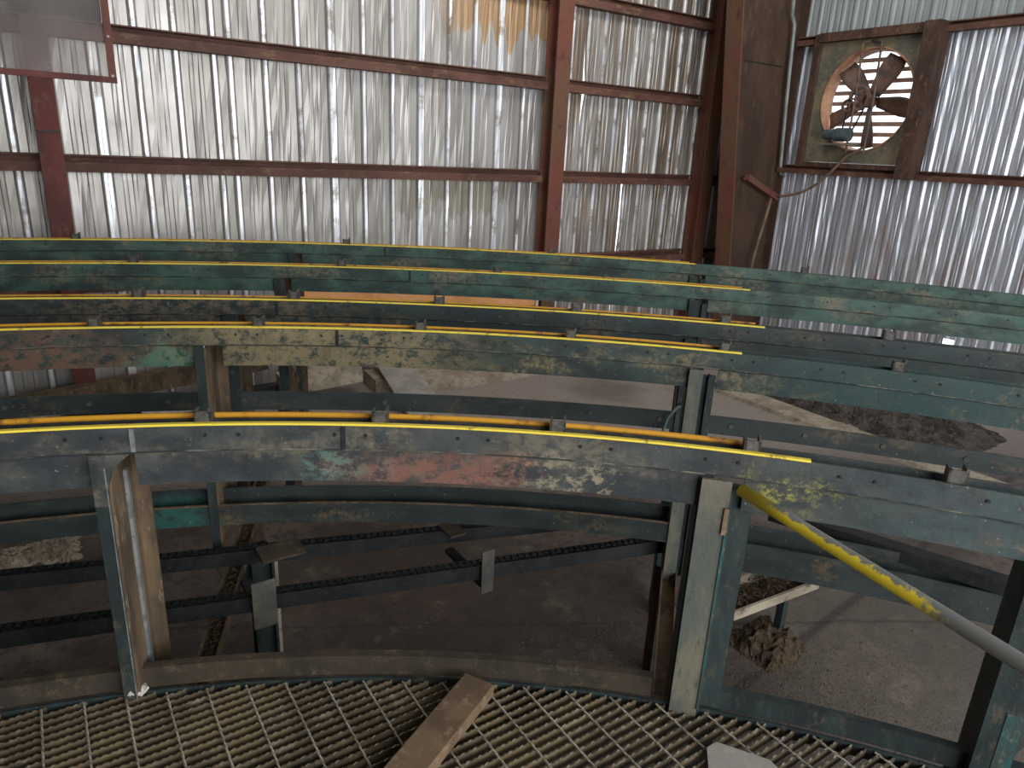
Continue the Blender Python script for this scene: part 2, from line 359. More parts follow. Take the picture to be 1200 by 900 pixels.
for x, m, l in ((.19, 'red', 'dark red primed wall post at the left'), (5.055, 'post_brown', 'red-brown wall post in mid wall'), (7.56, 'post_brown', 'red-brown wall post nearest the corner')):
    b = MB(); ibeam(b, x, GY-.13, .16 if x < 1 else .2, .2, 0, 5.5); b.build('wall_post', m, wb, label=l)
    if x < 1:
        b = MB(); b.box(x-.075, x+.075, GY-.24, GY-.23, 2.36, 2.372); b.build('weld_seam', 'black', wb)
# right wall: three courses of sheets with the fan opening
wr = MB(); wr.box(XR+.05, XR+.12, -3, YB, 0, .1); wr = wr.build('wall_right', 'girt'); wr['kind'] = 'structure'
FY0, FY1, FZ0, FZ1 = 4.46, 5.68, 2.44, 3.76
y = -3.0
yedges = [-4.5, -3.8, -3, -2.1, -1.2, -.3, .6, 1.5, 2.4, 3.3, 4.2, 5.1, 6.0, 7.0]
for i in range(len(yedges)-1):
    a, b_ = yedges[i], yedges[i+1]; L = b_-a
    z_low = [0.02, .2, .4, .57, .67, .85, 1.1, 1.35, 1.6, 1.85, 2.1, 2.33]
    holes = [(3.545-a, 3.645-a, .57, .67)] if a < 3.6 < b_ else []
    off = .003*(i % 2)
    sheet(wr, lambda s, d, z, a=a, off=off: (XR-.03+d+off, a+s, z), L+.015, .15, z_low, 'galv_right', holes=holes, major=.015)
    zh = [2.31, 2.44, 2.6, 2.8, 3.0, 3.2, 3.4, 3.6, 3.76, 3.86]
    sheet(wr, lambda s, d, z, a=a, off=off: (XR+d+off, a+s, z), L+.015, .15, zh, 'galv_right', holes=[(FY0-a, FY1-a, FZ0, FZ1)], major=.015)
    sheet(wr, lambda s, d, z, a=a, off=off: (XR-.02+d+off, a+s, z), L+.015, .15, [3.84, 4.1, 4.5, 5.0, 5.54], 'galv_upper', major=.015)
for z, y1, y0 in ((2.345, 6.05, -3), (3.81, 6.05, -3), (1.16, 6.05, -3), (.5, 6.05, -3)):
    if z < 2: continue
    girt(wr, (XR-.06, y0, z), (XR-.06, y1, z), .10, .10, 'girt', side=-1)
for z in (1.16, 2.345, 3.13, 3.81):
    girt(wr, (XR-.06, 6.2, z), (XR-.06, 6.98, z), .09, .08, 'girt', side=-1)

# ------------------------------------------------------------------ big tapered frame column in the corner
YC = 6.12
colr = root('steel_column', (7.8, YC, 0), 'wide tapered brown steel column standing in the room corner', 'column')
b = MB()
def inner(z): return 7.34-(z-1.2)*.135
b.add([(inner(0), YC-.008, 0), (8.12, YC-.008, 0), (8.12, YC-.008, 5.5), (inner(5.5), YC-.008, 5.5), (inner(0), YC+.008, 0), (8.12, YC+.008, 0), (8.12, YC+.008, 5.5), (inner(5.5), YC+.008, 5.5)],
      [(0, 1, 2, 3), (7, 6, 5, 4), (0, 4, 5, 1), (1, 5, 6, 2), (2, 6, 7, 3), (3, 7, 4, 0)])
b.build('web', 'column', colr)
b = MB()
for dy in (0,):
    vs = []
    for z in (0, 5.5):
        for (dx, yy) in ((0, -.12), (.018, -.12), (.018, .12), (0, .12)): vs.append((inner(z)-.018+dx, YC+yy, z))
    b.add(vs, [(0, 1, 2, 3), (7, 6, 5, 4), (0, 4, 5, 1), (1, 5, 6, 2), (2, 6, 7, 3), (3, 7, 4, 0)])
b.build('inner_flange', 'post_brown', colr)
b = MB(); b.box(8.10, 8.12, YC-.12, YC+.12, 0, 5.5); b.build('outer_flange', 'column', colr)
b = MB(); b.bar((7.40, YC-.13, 2.22), (8.0, YC-.16, 1.98), .07, .07); b.build('strut', 'post_brown', colr, label='short brown angle bracket across the column')
b = MB(); b.box(7.2, 7.9, YC-.012, YC-.008, 3.52, 3.53); b.build('splice_seam', 'black', colr)
# conduit down the column
b = MB(); b.tube([(7.75, YC-.15, 5.4), (7.75, YC-.15, 4.2), (7.83, YC-.1, 4.08), (7.9, YC-.1, 3.98), (7.98, YC-.1, 3.1), (8.06, YC-.1, 2.38), (8.09, YC-.1, 2.28), (8.16, YC-.1, 2.24)], .022, 10)
tag(b.build('conduit', 'conduit', smooth=True), 'pale metal conduit running down the brown corner column', 'conduit')
b = MB(); pts = []
A_, B_ = Vector((8.0, 5.1, 2.52)), Vector((7.96, YC-.22, 2.0))
for i in range(17):
    s = i/16; p = A_.lerp(B_, s); p.z -= .16*sin(pi*s)*(1-.3*s); pts.append(p)
pts = [Vector((8.02, 4.92, 2.62))]+pts
b.tube(pts, .017, 8); tag(b.build('power_cable', 'cable', smooth=True), 'dusty flexible cable sagging from the fan to the column', 'cable')
b = MB(); b.tube([(7.92, YC-.14, 2.0), (7.9, YC-.14, 1.85), (7.84, YC-.14, 1.6), (7.76, YC-.14, 1.25), (7.72, YC-.14, .9)], .02, 8)
tag(b.build('drop_cable', 'cable', smooth=True), 'brown cable hanging down the lower column below its bracket', 'cable')

# ------------------------------------------------------------------ exhaust fan
FX = 8.06; fc = Vector((FX, 5.02, 3.12)); FR = .545
fan = root('exhaust_fan', (FX, 5.07, 2.44), 'large square wall exhaust fan with belt-driven blades and louvres', 'fan')
b = MB(); N = 48; vs = []; fs = []
sq = []
for k in range(N):
    a = 2*pi*k/N; dy, dz = cos(a), sin(a); 
    ty = ((FY1-fc.y) if dy > 0 else (fc.y-FY0))/max(abs(dy), 1e-6); tz = ((FZ1-fc.z) if dz > 0 else (fc.z-FZ0))/max(abs(dz), 1e-6)
    t_ = min(ty, tz); sq.append((fc.y+dy*t_, fc.z+dz*t_))
for x in (FX-.02, FX):
    for k in range(N): a = 2*pi*k/N; vs.append((x, fc.y+FR*cos(a), fc.z+FR*sin(a)))
    for k in range(N): vs.append((x, *sq[k]))
for k in range(N):
    j = (k+1) % N
    fs += [(k, j, N+j, N+k), (2*N+j, 2*N+k, 3*N+k, 3*N+j), (N+k, N+j, 3*N+j, 3*N+k), (j, k, 2*N+k, 2*N+j)]
# fill the corners
cid = len(vs)
for x in (FX-.02, FX):
    for (yy, zz) in ((FY1, FZ1), (FY0, FZ1), (FY0, FZ0), (FY1, FZ0)): vs.append((x, yy, zz))
def nearest(q, k0): return k0
for ci, (yy, zz) in enumerate(((FY1, FZ1), (FY0, FZ1), (FY0, FZ0), (FY1, FZ0))):
    ang = atan2(zz-fc.z, yy-fc.y) % (2*pi); k = int(ang/(2*pi/N)); j = (k+1) % N
    fs += [(N+k, N+j, cid+ci), (3*N+j, 3*N+k, cid+4+ci)]
b.add(vs, fs); b.build('housing', 'fanhouse', fan)
b = MB(); vs = []; fs = []
for (x, r_) in ((FX-.03, FR+.012), (FX-.03, FR-.004), (FX+.16, FR-.02), (FX+.16, FR+.0)):
    for k in range(N): a = 2*pi*k/N; vs.append((x, fc.y+r_*cos(a), fc.z+r_*sin(a)))
for i in range(4):
    for k in range(N): fs.append((i*N+k, i*N+(k+1) % N, ((i+1) % 4)*N+(k+1) % N, ((i+1) % 4)*N+k))
b.add(vs, fs); b.build('shroud_ring', 'fanring', fan, smooth=True)
for k in range(5):      # blades: twisted, cambered paddles
    th = R(118+72*k); b = MB(); vs = []
    ts = [i/6 for i in range(7)]
    for t_ in ts:
        rr = .07+t_*.44; wd = .065+.05*min(1, t_*1.6)-.02*max(0, t_-.8)*4; tw = R(42-20*t_)
        for q in (-1, -.4, .3, 1):
            u = q*wd; camb = .018*(1-q*q)
            ly = u*cos(tw)-camb*sin(tw); lx = u*sin(tw)+camb*cos(tw)
            yy = rr*cos(th)-ly*sin(th); zz = rr*sin(th)+ly*cos(th)
            vs.append((FX+.07+lx, fc.y+yy, fc.z+zz))
    fs = [(i*4+j, i*4+j+1, (i+1)*4+j+1, (i+1)*4+j) for i in range(6) for j in range(3)]
    b.add(vs, fs); o = b.build('blade', 'blade', fan, smooth=True); sm = o.modifiers.new('s', 'SOLIDIFY'); sm.thickness = .006
def disc(b, c, r, x0, x1, n=24, ax='x'):
    vs = []
    for x in (x0, x1):
        for k in range(n):
            a = 2*pi*k/n; vs.append((x, c[0]+r*cos(a), c[1]+r*sin(a)) if ax == 'x' else (c[0]+r*cos(a), x, c[1]+r*sin(a)))
    b.add(vs, [(k, (k+1) % n, n+(k+1) % n, n+k) for k in range(n)]+[tuple(range(n))[::-1], tuple(range(n, 2*n))])
b = MB(); disc(b, (fc.y, fc.z), .075, FX+.03, FX+.10); b.build('hub', 'blade', fan)
pul = MB(); cyy, czz = fc.y+.06, fc.z+.02
def ring(b, cy, cz, r0, r_1, x0, x1, n=32):
    vs = []
    for x in (x0, x1):
        for r_ in (r0, r_1):
            for k in range(n): a = 2*pi*k/n; vs.append((x, cy+r_*cos(a), cz+r_*sin(a)))
    fs = []
    for k in range(n):
        j = (k+1) % n; fs += [(k, j, n+j, n+k), (2*n+k, 3*n+k, 3*n+j, 2*n+j), (k, 2*n+k, 2*n+j, j), (n+k, n+j, 3*n+j, 3*n+k)]
    b.add(vs, fs)
ring(pul, cyy, czz, .095, .13, FX-.06, FX-.03)
for k in range(3): a = k*2*pi/3; pul.bar((FX-.045, cyy, czz), (FX-.045, cyy+.1*cos(a), czz+.1*sin(a)), .02, .02, (1, 0, 0))
disc(pul, (cyy, czz), .03, FX-.07, FX-.02); pul.build('pulley', 'blade', fan)
b = MB(); ring(b, cyy+.13, czz-.07, .05, .07, FX-.06, FX-.03); b.build('idler_pulley', 'blade', fan)
b = MB()
for dy in (.12, -.10): b.tube([(FX-.075, fc.y+dy, fc.z+.60), (FX-.075, fc.y+dy-.03, fc.z), (FX-.075, fc.y+dy-.03, fc.z-.56)], .012, 8)
b.tube([(FX-.075, fc.y+.12, fc.z+.60), (FX-.03, fc.y+.05, fc.z+.62), (FX-.075, fc.y-.10, fc.z+.60)], .012, 8)
b.build('support_strut', 'blade', fan)
b = MB(); disc(b, (FX-.12, fc.z-.37), .075, fc.y+.05, fc.y+.22, 20, 'y'); b.build('motor', 'motor', fan, smooth=False)
b = MB(); disc(b, (FX-.12, fc.z-.37), .058, fc.y+.22, fc.y+.36, 20, 'y'); b.build('motor_end_bell', 'motor', fan)
b = MB(); b.box(FX-.2, FX-.03, fc.y-.05, fc.y+.4, fc.z-.49, fc.z-.465); b.build('motor_bracket', 'fanhouse', fan)
b = MB(); b.tube([(FX-.05, cyy+.12, czz), (FX-.05, fc.y+.2, fc.z-.33)], .01, 6); b.tube([(FX-.05, cyy-.12, czz), (FX-.05, fc.y+.08, fc.z-.33)], .01, 6); b.build('drive_belt', 'black', fan)
for i in range(11):
    z = FZ0+.08+i*.115; b = MB(); b.add([(FX+.21, FY0+.02, z), (FX+.21, FY1-.02, z), (FX+.245, FY1-.02, z+.045), (FX+.245, FY0+.02, z+.045),
            (FX+.21, FY0+.02, z-.006), (FX+.21, FY1-.02, z-.006), (FX+.245, FY1-.02, z+.039), (FX+.245, FY0+.02, z+.039)],
            [(0, 1, 2, 3), (7, 6, 5, 4), (0, 4, 5, 1), (1, 5, 6, 2), (2, 6, 7, 3), (3, 7, 4, 0)])
    b.build('louvre_slat', 'louvre', fan)
# framing around the fan
ff = root('fan_frame', (8.08, 5.05, 2.36), 'dark brown box frame around the wall fan', 'frame')
b = MB(); b.box(7.90, 8.14, 4.28, 4.44, 2.30, 3.86); b.build('jamb', 'wood_frame', ff)
b = MB(); b.box(8.0, 8.14, 5.69, 5.77, 2.38, 3.86); b.build('jamb', 'wood_frame', ff)
b = MB(); b.box(7.96, 8.14, 4.44, 5.69, 3.765, 3.86); b.build('header', 'wood_frame', ff)
b = MB(); b.box(8.0, 8.14, 4.44, 5.69, 2.385, 2.435); b.build('sill', 'wood_frame', ff)

# ------------------------------------------------------------------ curved conveyor tracks
CIR = {1: (-1.240, -1.622, 3.859), 2: (-1.527, -1.995, 5.391), 3: (-2.104, -2.788, 6.898), 4: (-2.048, -2.841, 7.928), 5: (-1.731, -2.037, 8.103)}
def cp(k, deg, u=0, z=0):
    cx, cy, r = CIR[k]; a = R(deg); return Vector((cx+(r+u)*sin(a), cy+(r+u)*cos(a), z))
def sweep(b, k, poly, a0, a1, step=1.0):
    n = max(2, int((a1-a0)/step)+1); m = len(poly); vs = []
    for i in range(n+1):
        a = a0+(a1-a0)*i/n
        for (u, z) in poly: vs.append(cp(k, a, u, z))
    fs = [(i*m+j, i*m+(j+1) % m, (i+1)*m+(j+1) % m, (i+1)*m+j) for i in range(n) for j in range(m)]
    fs += [tuple(range(m))[::-1], tuple(range(n*m, (n+1)*m))]
    b.add(vs, fs)
def rect(u0, u1, z0, z1): return [(u0, z0), (u1, z0), (u1, z1), (u0, z1)]
ZT = 1.66
def leg_c(b, k, deg, z0, z1, wf, dp, t_=.012, flip=1):
    """C section: web in the radial plane, flanges reaching along the track"""
    cx, cy, r = CIR[k]; a = R(deg); tn = Vector((cos(a), -sin(a), 0)); rn = Vector((sin(a), cos(a), 0)); o = cp(k, deg)
    def bx(t0, t1, u0, u1):
        b.prism([(t0, u0), (t1, u0), (t1, u1), (t0, u1)], lambda p, q: o+tn*p+rn*q+Vector((0, 0, z0)), lambda p, q: o+tn*p+rn*q+Vector((0, 0, z1)))
    return bx
leg_specs = {1: (19.9, 44.5), 2: (22.2, 44.0), 3: (24.2, 42.9), 4: (24.3, 43.0), 5: (24.2, 45.7)}
names = {1: 'nearest curved steel conveyor track, grey-green with rust patches and yellow strips',
         2: 'second curved conveyor track from the front, tan dirt over teal paint',
         3: 'third curved conveyor track from the front, darkest green, directly behind the tan-dirty one',
         4: 'fourth curved conveyor track from the front, second from the back wall',
         5: 'farthest curved conveyor track, green, closest to the corrugated wall'}
AMAX = {1: 72, 2: 70, 3: 66, 4: 66, 5: 70}; AMIN = {1: 2, 2: 4, 3: 6, 4: 7, 5: 4}
YEND = {1: 47.8, 2: 45.6, 3: 45.5, 4: 45.2, 5: 45.6}
clips = {1: [23.6, 30.55, 37.85, 45.6, 52.9], 2: [18.0, 24.5, 31.5, 38.2, 44.9, 51.8], 3: [20.9, 26.7, 32.5, 38.1, 44.0, 50.0], 4: [18.4, 27, 34], 5: [14, 27, 38, 51]}
tracks = {}
for k in range(1, 6):
    ZB = {1: 1.485, 2: 1.495, 3: 1.485, 4: 1.503, 5: 1.510}[k]
    a0, a1 = AMIN[k], AMAX[k]; rm = 'rail%d' % k
    p0 = cp(k, leg_specs[k][0])
    tr = root('curved_track', (p0.x, p0.y, 0), names[k], 'conveyor track', 'curved conveyor tracks one behind another'); tracks[k] = tr
    # front plate, in two lapped lengths
    b = MB(); sweep(b, k, [(0, 1.588), (.006, 1.582), (.014, 1.582), (.014, 1.59), (.008, ZT), (0, ZT)], a0, a1); b.build('side_plate', rm, tr)
    b = MB(); sweep(b, k, rect(.068, .076, 1.60, ZT-.003), a0, a1); b.build('rear_side_plate', rm, tr)
    b = MB(); sweep(b, k, rect(.008, .068, 1.60, 1.608), a0, a1); b.build('guide_bed', 'black', tr)
    # channel pieces between the legs (outer face slightly recessed, with bottom flange)
    cuts = [a0]+[q for q in leg_specs[k]]+([56.2] if k == 1 else [])+[a1]
    ang = lambda d: d/CIR[k][2]*180/pi
    for i in range(len(cuts)-1):
        s0 = cuts[i]+(ang(.07) if i else 0); s1 = cuts[i+1]-(ang(.012) if i+2 < len(cuts) else 0)
        b = MB(); sweep(b, k, [(.014, ZB), (.08, ZB), (.08, ZB+.01), (.024, ZB+.01), (.024, 1.581), (.014, 1.581)], s0, s1); b.build('channel', rm, tr)
    b = MB(); sweep(b, k, rect(-.0015, .001, 1.586, 1.5895), a0, a1); b.build('plate_lip', 'dustlip', tr)
    b = MB(); sweep(b, k, rect(-.003, .011, ZT, ZT+.006), a0, YEND[k]); b.build('yellow_strip', 'yel', tr)
    if k in (1, 2):
        b = MB(); m = 8; RT = .0085 if k == 1 else .006; sweep(b, k, [(.072+RT*cos(2*pi*q/m), ZT+.002+RT*sin(2*pi*q/m)) for q in range(m)], a0, {1: 45.3, 2: 45.0}[k])
        b.build('rear_yellow_tube', 'yelback', tr, smooth=True)
    else:
        b = MB(); sweep(b, k, rect(.064, .078, ZT, ZT+.006), a0, YEND[k]-.3); b.build('rear_yellow_strip', 'yelback', tr)
    # clips
    for c_ in clips[k]:
        b = MB(); a = R(c_); tn = Vector((cos(a), -sin(a), 0)); rn = Vector((sin(a), cos(a), 0)); o = cp(k, c_)
        s = 1 if k < 3 else 1.15
        for (t0, t1, u0, u1, z0, z1) in ((-.022, .022, .012, .017, -.03, .035), (-.022, -.015, .012, .052, -.03, .035), (.015, .022, .012, .052, -.03, .042)):
            b.prism([(t0*s, u0), (t1*s, u0), (t1*s, u1), (t0*s, u1)], lambda p, q: o+tn*p+rn*q+Vector((0, 0, ZT+z0)), lambda p, q: o+tn*p+rn*q+Vector((0, 0, ZT+z1*s)))
        b.build('clip', 'clip', tr)
    # bolts
    b = MB(); q = a0+1.5
    while q < a1:
        for dq in (0, ang(.085)):
            P = cp(k, q+dq, 0, 1.632); a = R(q+dq); rn = Vector((sin(a), cos(a), 0)); b.tube([P-rn*.004, P+rn*.002], .0048, 8)
        q += ang(.34)
    b.build('bolt_row', 'bolt', tr, kind='stuff')
    # lap joint plate
    for jq in ({1: (20.9, 29.0), 2: (27.8,), 3: (26.0,), 4: (30,), 5: (29,)}[k]):
        b = MB(); sweep(b, k, rect(-.004, 0, 1.59, ZT-.004), jq, jq+ang(.012)); b.build('lap_seam', 'edge' if jq < 21 else 'black', tr)
    # legs
    for li, deg in enumerate(leg_specs[k]):
        left = li == 0
        zb = {True: {1: .0, 2: .65}.get(k, 0), False: 0}[left]
        if left:
            lg = MB(); bx = leg_c(lg, k, deg, zb, 1.585, 0, 0); bx(-.035, .0, -.010, .002) if k < 3 else bx(-.03, .03, -.008, .004)
            fm = 'legdark' if k == 1 else 'legdark'
            lo = lg.build('leg', fm, tr)
            ln = MB(); bx = leg_c(ln, k, deg, zb, 1.572, 0, 0)
            bx(-.0, .008, -.0, .20); bx(.008, .05, .192, .20)
            ln.build('leg_web', 'legtan', lo, label='dirt-caked tan side of the leg')
            if k == 1:
                ln = MB(); bx = leg_c(ln, k, deg, zb, 1.49, 0, 0); bx(.008, .018, .105, .125); ln.build('weld_line', 'edge', lo, label='pale flaking weld seam')
                ln = MB(); bx = leg_c(ln, k, deg, zb, 1.55, 0, 0); bx(-.002, .001, -.013, -.009); ln.build('leg_edge', 'edge', lo, label='bare pale steel edge')
                gs = MB(); a = R(deg); tn = Vector((cos(a), -sin(a), 0)); rn = Vector((sin(a), cos(a), 0)); o = cp(k, deg)
                pr = [(-.035, 0), (.066, 0), (.052, -.012), (.03, -.03), (.012, -.06), (.002, -.10), (-.0, -.15), (-.035, -.15)]
                gs.prism(pr, lambda p, q: o+tn*p+rn*(-.012)+Vector((0, 0, 1.588+q)), lambda p, q: o+tn*p+rn*(.004)+Vector((0, 0, 1.588+q)))
                gs.build('corner_gusset', 'rail1', lo)
        else:
            wf = .078
            lg = MB(); bx = leg_c(lg, k, deg, .77 if k == 1 else zb, 1.578, 0, 0); bx(-.045, .035, -.012, .0) if k == 1 else bx(-.045, .01, -.010, .0)
            lo = lg.build('leg', 'leggrey' if k < 3 else 'legdark', tr, label='leg with a pale scuffed front face' if k < 3 else None)
            ln = MB(); bx = leg_c(ln, k, deg, zb, 1.55, 0, 0); bx(.035, .043, -.0, .05); bx(.043, .105, .03, .045) if k == 1 else bx(.01, .065, .02, .035)
            bx(-.05, -.04, .0, .12)
            ln.build('leg_web', 'legdark', lo, label='dark green side of the leg')
            if k == 1:
                ln = MB(); bx = leg_c(ln, k, deg, .82, 1.5, 0, 0); bx(.033, .041, -.016, -.010); ln.build('leg_edge', 'legteal', lo, label='teal painted edge strip')
                ln = MB(); bx = leg_c(ln, k, deg, 1.42, 1.5, 0, 0); bx(.024, .036, -.019, -.012); ln.build('weld_bead', 'wood', lo)
    if k == 1:
        lg = MB(); bx = leg_c(lg, k, 55.9, 0, 1.5, 0, 0); bx(0, .09, -.004, .008); lo = lg.build('leg', 'legdark', tr)
        ln = MB(); bx = leg_c(ln, k, 55.9, 0, 1.5, 0, 0); bx(0, .01, .008, .13); ln.build('leg_web', 'legdark', lo)
        ln = MB(); bx = leg_c(ln, k, 55.9, .83, 1.05, 0, 0); bx(.045, .088, -.006, -.003); ln.build('paint_patch', 'legteal', lo, label='teal paint patch')
        # foot rail beside the grating
        b = MB(); sweep(b, k, [(.03, .80), (.038, .80), (.038, .863), (.06, .863), (.06, .87), (.03, .87)], a0, 43.0); b.build('foot_rail', 'footrail', tr, label='brown foot rail beside the grating')
        b = MB(); sweep(b, k, [(.03, .80), (.038, .80), (.038, .857), (.06, .857), (.06, .865), (.03, .865)], 45.6, a1); b.build('foot_rail', 'legdark', tr, label='dark foot rail beside the grating')
    if k == 2:
        b = MB(); sweep(b, k, [(.0, .76), (.06, .76), (.06, .77), (.008, .77), (.008, .855), (.0, .855)], a0, 43.8); b.build('return_rail', 'lower', tr)
        b = MB(); sweep(b, k, [(.0, .67), (.06, .67), (.06, .68), (.008, .68), (.008, .81), (.0, .81)], 44.9, a1); b.build('return_rail', 'lower', tr)
        b = MB(); sweep(b, k, rect(.09, .10, .76, .855), 44.9, a1); b.build('return_rail_back', 'lower', tr)
        b = MB(); sweep(b, k, rect(.09, .10, .80, .895), a0, 43.8); b.build('return_rail_back', 'lower', tr)
        b = MB(); sweep(b, k, rect(-.003, .010, .855, .859), a0, 43.8); b.build('rail_lip', 'legtan', tr, label='tan worn lip on the lower rail')
    if k == 3:
        b = MB(); sweep(b, k, rect(.0, .01, 1.10, 1.195), a0, a1); b.build('cross_rail', 'lower', tr)
        b = MB()
        for q in [10+2.9*i for i in range(20)]:
            P = cp(3, q, 0, 1.15); a = R(q); rn = Vector((sin(a), cos(a), 0)); b.tube([P-rn*.006, P], .012, 8)
        b.build('rivet_row', 'hanger', tr, kind='stuff')

# radial channels tying the bents, filled with chaff
def radial(pts, z, name_label, wd=.07, deb=True):
    p, q = Vector((*pts[0], z)), Vector((*pts[1], z)); d = (q-p).normalized()
    r_ = root('radial_channel', tuple(p), name_label, 'steel channel')
    b = MB(); h = .05; w2 = wd/2; t_ = .007
    b.shape(p, q, [(-w2, 0), (-w2, -h), (w2, -h), (w2, 0), (w2-t_, 0), (w2-t_, -h+t_), (-w2+t_, -h+t_), (-w2+t_, 0)]); b.build('channel_body', 'legtan', r_)
    if deb:
        sd = d.cross(Vector((0, 0, 1))); b = MB(); L = (q-p).length
        for i in range(int(L*330)):
            c_ = p+d*random.uniform(.01, L-.01)+sd*random.uniform(-w2+.012, w2-.012)+Vector((0, 0, random.uniform(-.04, -.008)))
            v = Vector((random.uniform(-1, 1), random.uniform(-1, 1), random.uniform(-.3, .3))).normalized()*random.uniform(.01, .03)
            e = v.cross(Vector((0, 0, 1))).normalized()*.0035
            b.add([c_-v*.5-e, c_+v*.5-e, c_+v*.5+e, c_-v*.5+e, c_+Vector((0, 0, .004))], [(0, 1, 4), (1, 2, 4), (2, 3, 4), (3, 0, 4), (3, 2, 1, 0)])
        b.build('chaff', 'debris', r_, kind='stuff')
    return r_
radial([(.24, 2.13), (1.72, 5.75)], .635, 'long tan channel full of chaff running between the left legs')
radial([(1.62, 1.35), (4.2, 3.75)], .62, 'long channel tying the right-hand legs together', deb=False)
# lower posts under the channels
b = MB(); b.box(.62, .705, 2.94, 2.95, 0, .62); b.box(.70, .71, 2.90, 3.02, 0, .62); b.box(.62, .70, 3.01, 3.02, 0, .62)
pr = root('support_post', (.67, 2.98, 0), 'green floor post with pale edge under the left channel', 'post')
b.build('post_body', 'legdark', pr); b = MB(); b.box(.71, .725, 2.895, 2.91, 0, .62); b.build('post_edge', 'conc_pale', pr, label='pale edge')  # narrow pale strip down one corner of the post
b = MB(); b.box(2.20, 2.21, 1.86, 1.98, 0, .6); b.box(2.21, 2.32, 1.86, 1.87, 0, .6)
pr = root('support_post', (2.22, 1.92, 0), 'dark red floor post under the right-hand legs', 'post')
b.build('post_body', 'darkred', pr); b = MB(); b.box(2.190, 2.20, 1.85, 1.862, 0, .6); b.build('post_edge', 'leggrey', pr)

# straight chain runs crossing under the tracks
def chain_run(p, q, lab):
    p, q = Vector(p), Vector(q); r_ = root('chain_conveyor', tuple(p), lab, 'chain conveyor', 'straight chain runs under the tracks')
    b = MB(); b.bar(p-Vector((0, 0, .034)), q-Vector((0, 0, .034)), .046, .055); b.build('chain_bed', 'black', r_)
    b = MB(); b.shape(p, q, [(-.028, -.062), (-.024, -.062), (-.024, .003), (-.028, .003)]); b.shape(p, q, [(.024, -.062), (.028, -.062), (.028, .003), (.024, .003)])
    b.build('side_guide', 'black', r_)
    d = (q-p).normalized(); sd = d.cross(Vector((0, 0, 1))); L = (q-p).length; n = int(L/.03); b = MB()
    for i in range(n):
        c_ = p+d*(.015+i*.03)+Vector((0, 0, .006)); b.bar(c_-d*.011, c_+d*.011, .026 if i % 2 else .016, .010)
    b.build('chain', 'chain', r_, kind='stuff')
    return r_
chain_run((-.80, 3.265, .705), (2.60, 2.215, .705), 'black straight chain run, the farther of the two, under the tracks')
chain_run((-.80, 2.85, .705), (2.30, 2.01, .705), 'black straight chain run, the nearer of the two, under the tracks')
for i, (x, y0, y1, l) in enumerate(((.55, 2.74, 2.435, 'grey hanger plates joining the chain runs near the left legs'), (1.42, 2.545, 2.205, 'grey hanger plates joining the chain runs at mid span'))):
    r_ = root('chain_hanger', (x, y0, .6), l, 'bracket')
    b = MB(); b.box(x+.06 if not i else x-.03, x+.24 if not i else x+.05, y0-.07, y0+.06, .712, .722); b.build('top_plate', 'footrail', r_)
    b = MB(); b.box(x-.045 if not i else x-.03, x+.045 if not i else x+.03, y1-.006, y1, .585, .79); b.build('hanger_plate', 'hanger', r_)
    b = MB(); b.box(x-.02, x+.02, y1, y0, .60, .62); b.build('cross_bar', 'black', r_)
# black straight beam behind the near track
b = MB(); b.bar((2.72, 1.78, .84), (3.20, .55, .84), .07, .06); tag(b.build('diagonal_beam', 'black'), 'long black beam just above the lower rail, far right', 'steel beam')

# diagonal guard pipe
b = MB(); P0, P1 = Vector((1.506, 1.085, 1.555)), Vector((1.36, -.30, 1.52)); b.tube([P0.lerp(P1, i/8) for i in range(9)], .0175, 20)
tag(b.build('guard_pipe', 'pipe', smooth=True), 'round guard pipe with flaking yellow paint at the right', 'pipe')
# hose looping beside leg
b = MB(); b.tube([(2.50, 2.30, .95), (2.495, 2.31, 1.08), (2.51, 2.30, 1.17), (2.54, 2.27, 1.235), (2.60, 2.22, 1.262), (2.66, 2.16, 1.25)], .007, 8)
tag(b.build('thin_hose', 'hose', smooth=True), 'thin pale green hose arching beside the right middle leg', 'hose')

# ------------------------------------------------------------------ bar grating platform
gr = root('floor_grating', (.9, 1.0, .72), 'serrated steel bar grating walkway in the foreground', 'grating')
GX0, GX1, GY0 = -1.3, 3.0, -.35
cx, cy, rr0 = CIR[1]; RG = rr0+.008
def clipx(y):
    d = RG*RG-(y-cy)**2
    return None if d <= 0 else min(GX1, cx+sqrt(d))
y = GY0; i = 0
while y < 2.22:
    x1 = clipx(y)
    x0 = GX0
    if x1 and x1 > x0+.05:
        b = MB(); n = int((x1-x0)/.0095); tp = []
        for j in range(n+1):
            x = x0+(x1-x0)*j/n; tp.append((x, .80+(.0 if j % 2 else -.0045)))
        vs = []; T = .0022
        for dy in (-T, T):
            vs += [(x, y+dy, z) for x, z in tp]+[(x, y+dy, .768) for x, z in tp]
        m = n+1; fs = []
        for j in range(n):
            fs += [(j, j+1, m+j+1, m+j), (2*m+j+1, 2*m+j, 3*m+j, 3*m+j+1), (j, 2*m+j, 2*m+j+1, j+1)]
        fs += [(0, m, 3*m, 2*m), (n, 2*m+n, 3*m+n, m+n)]
        b.add(vs, fs); me = bpy.data.meshes.new('bearing_bar'); me.from_pydata(b.v, [], b.f); me.materials.append(M['grate_tan']); me.materials.append(M['rod']); me.polygons.foreach_set('material_index', [1 if (f % 3 == 2 and f < 3*n and (f//3) % 4 == 0) else 0 for f in range(len(b.f))])
        o = bpy.data.objects.new('bearing_bar', me); COL.objects.link(o); o.parent = gr; o.matrix_parent_inverse = gr.matrix_world.inverted()
    y += .0305; i += 1
x = -.17-.105*10
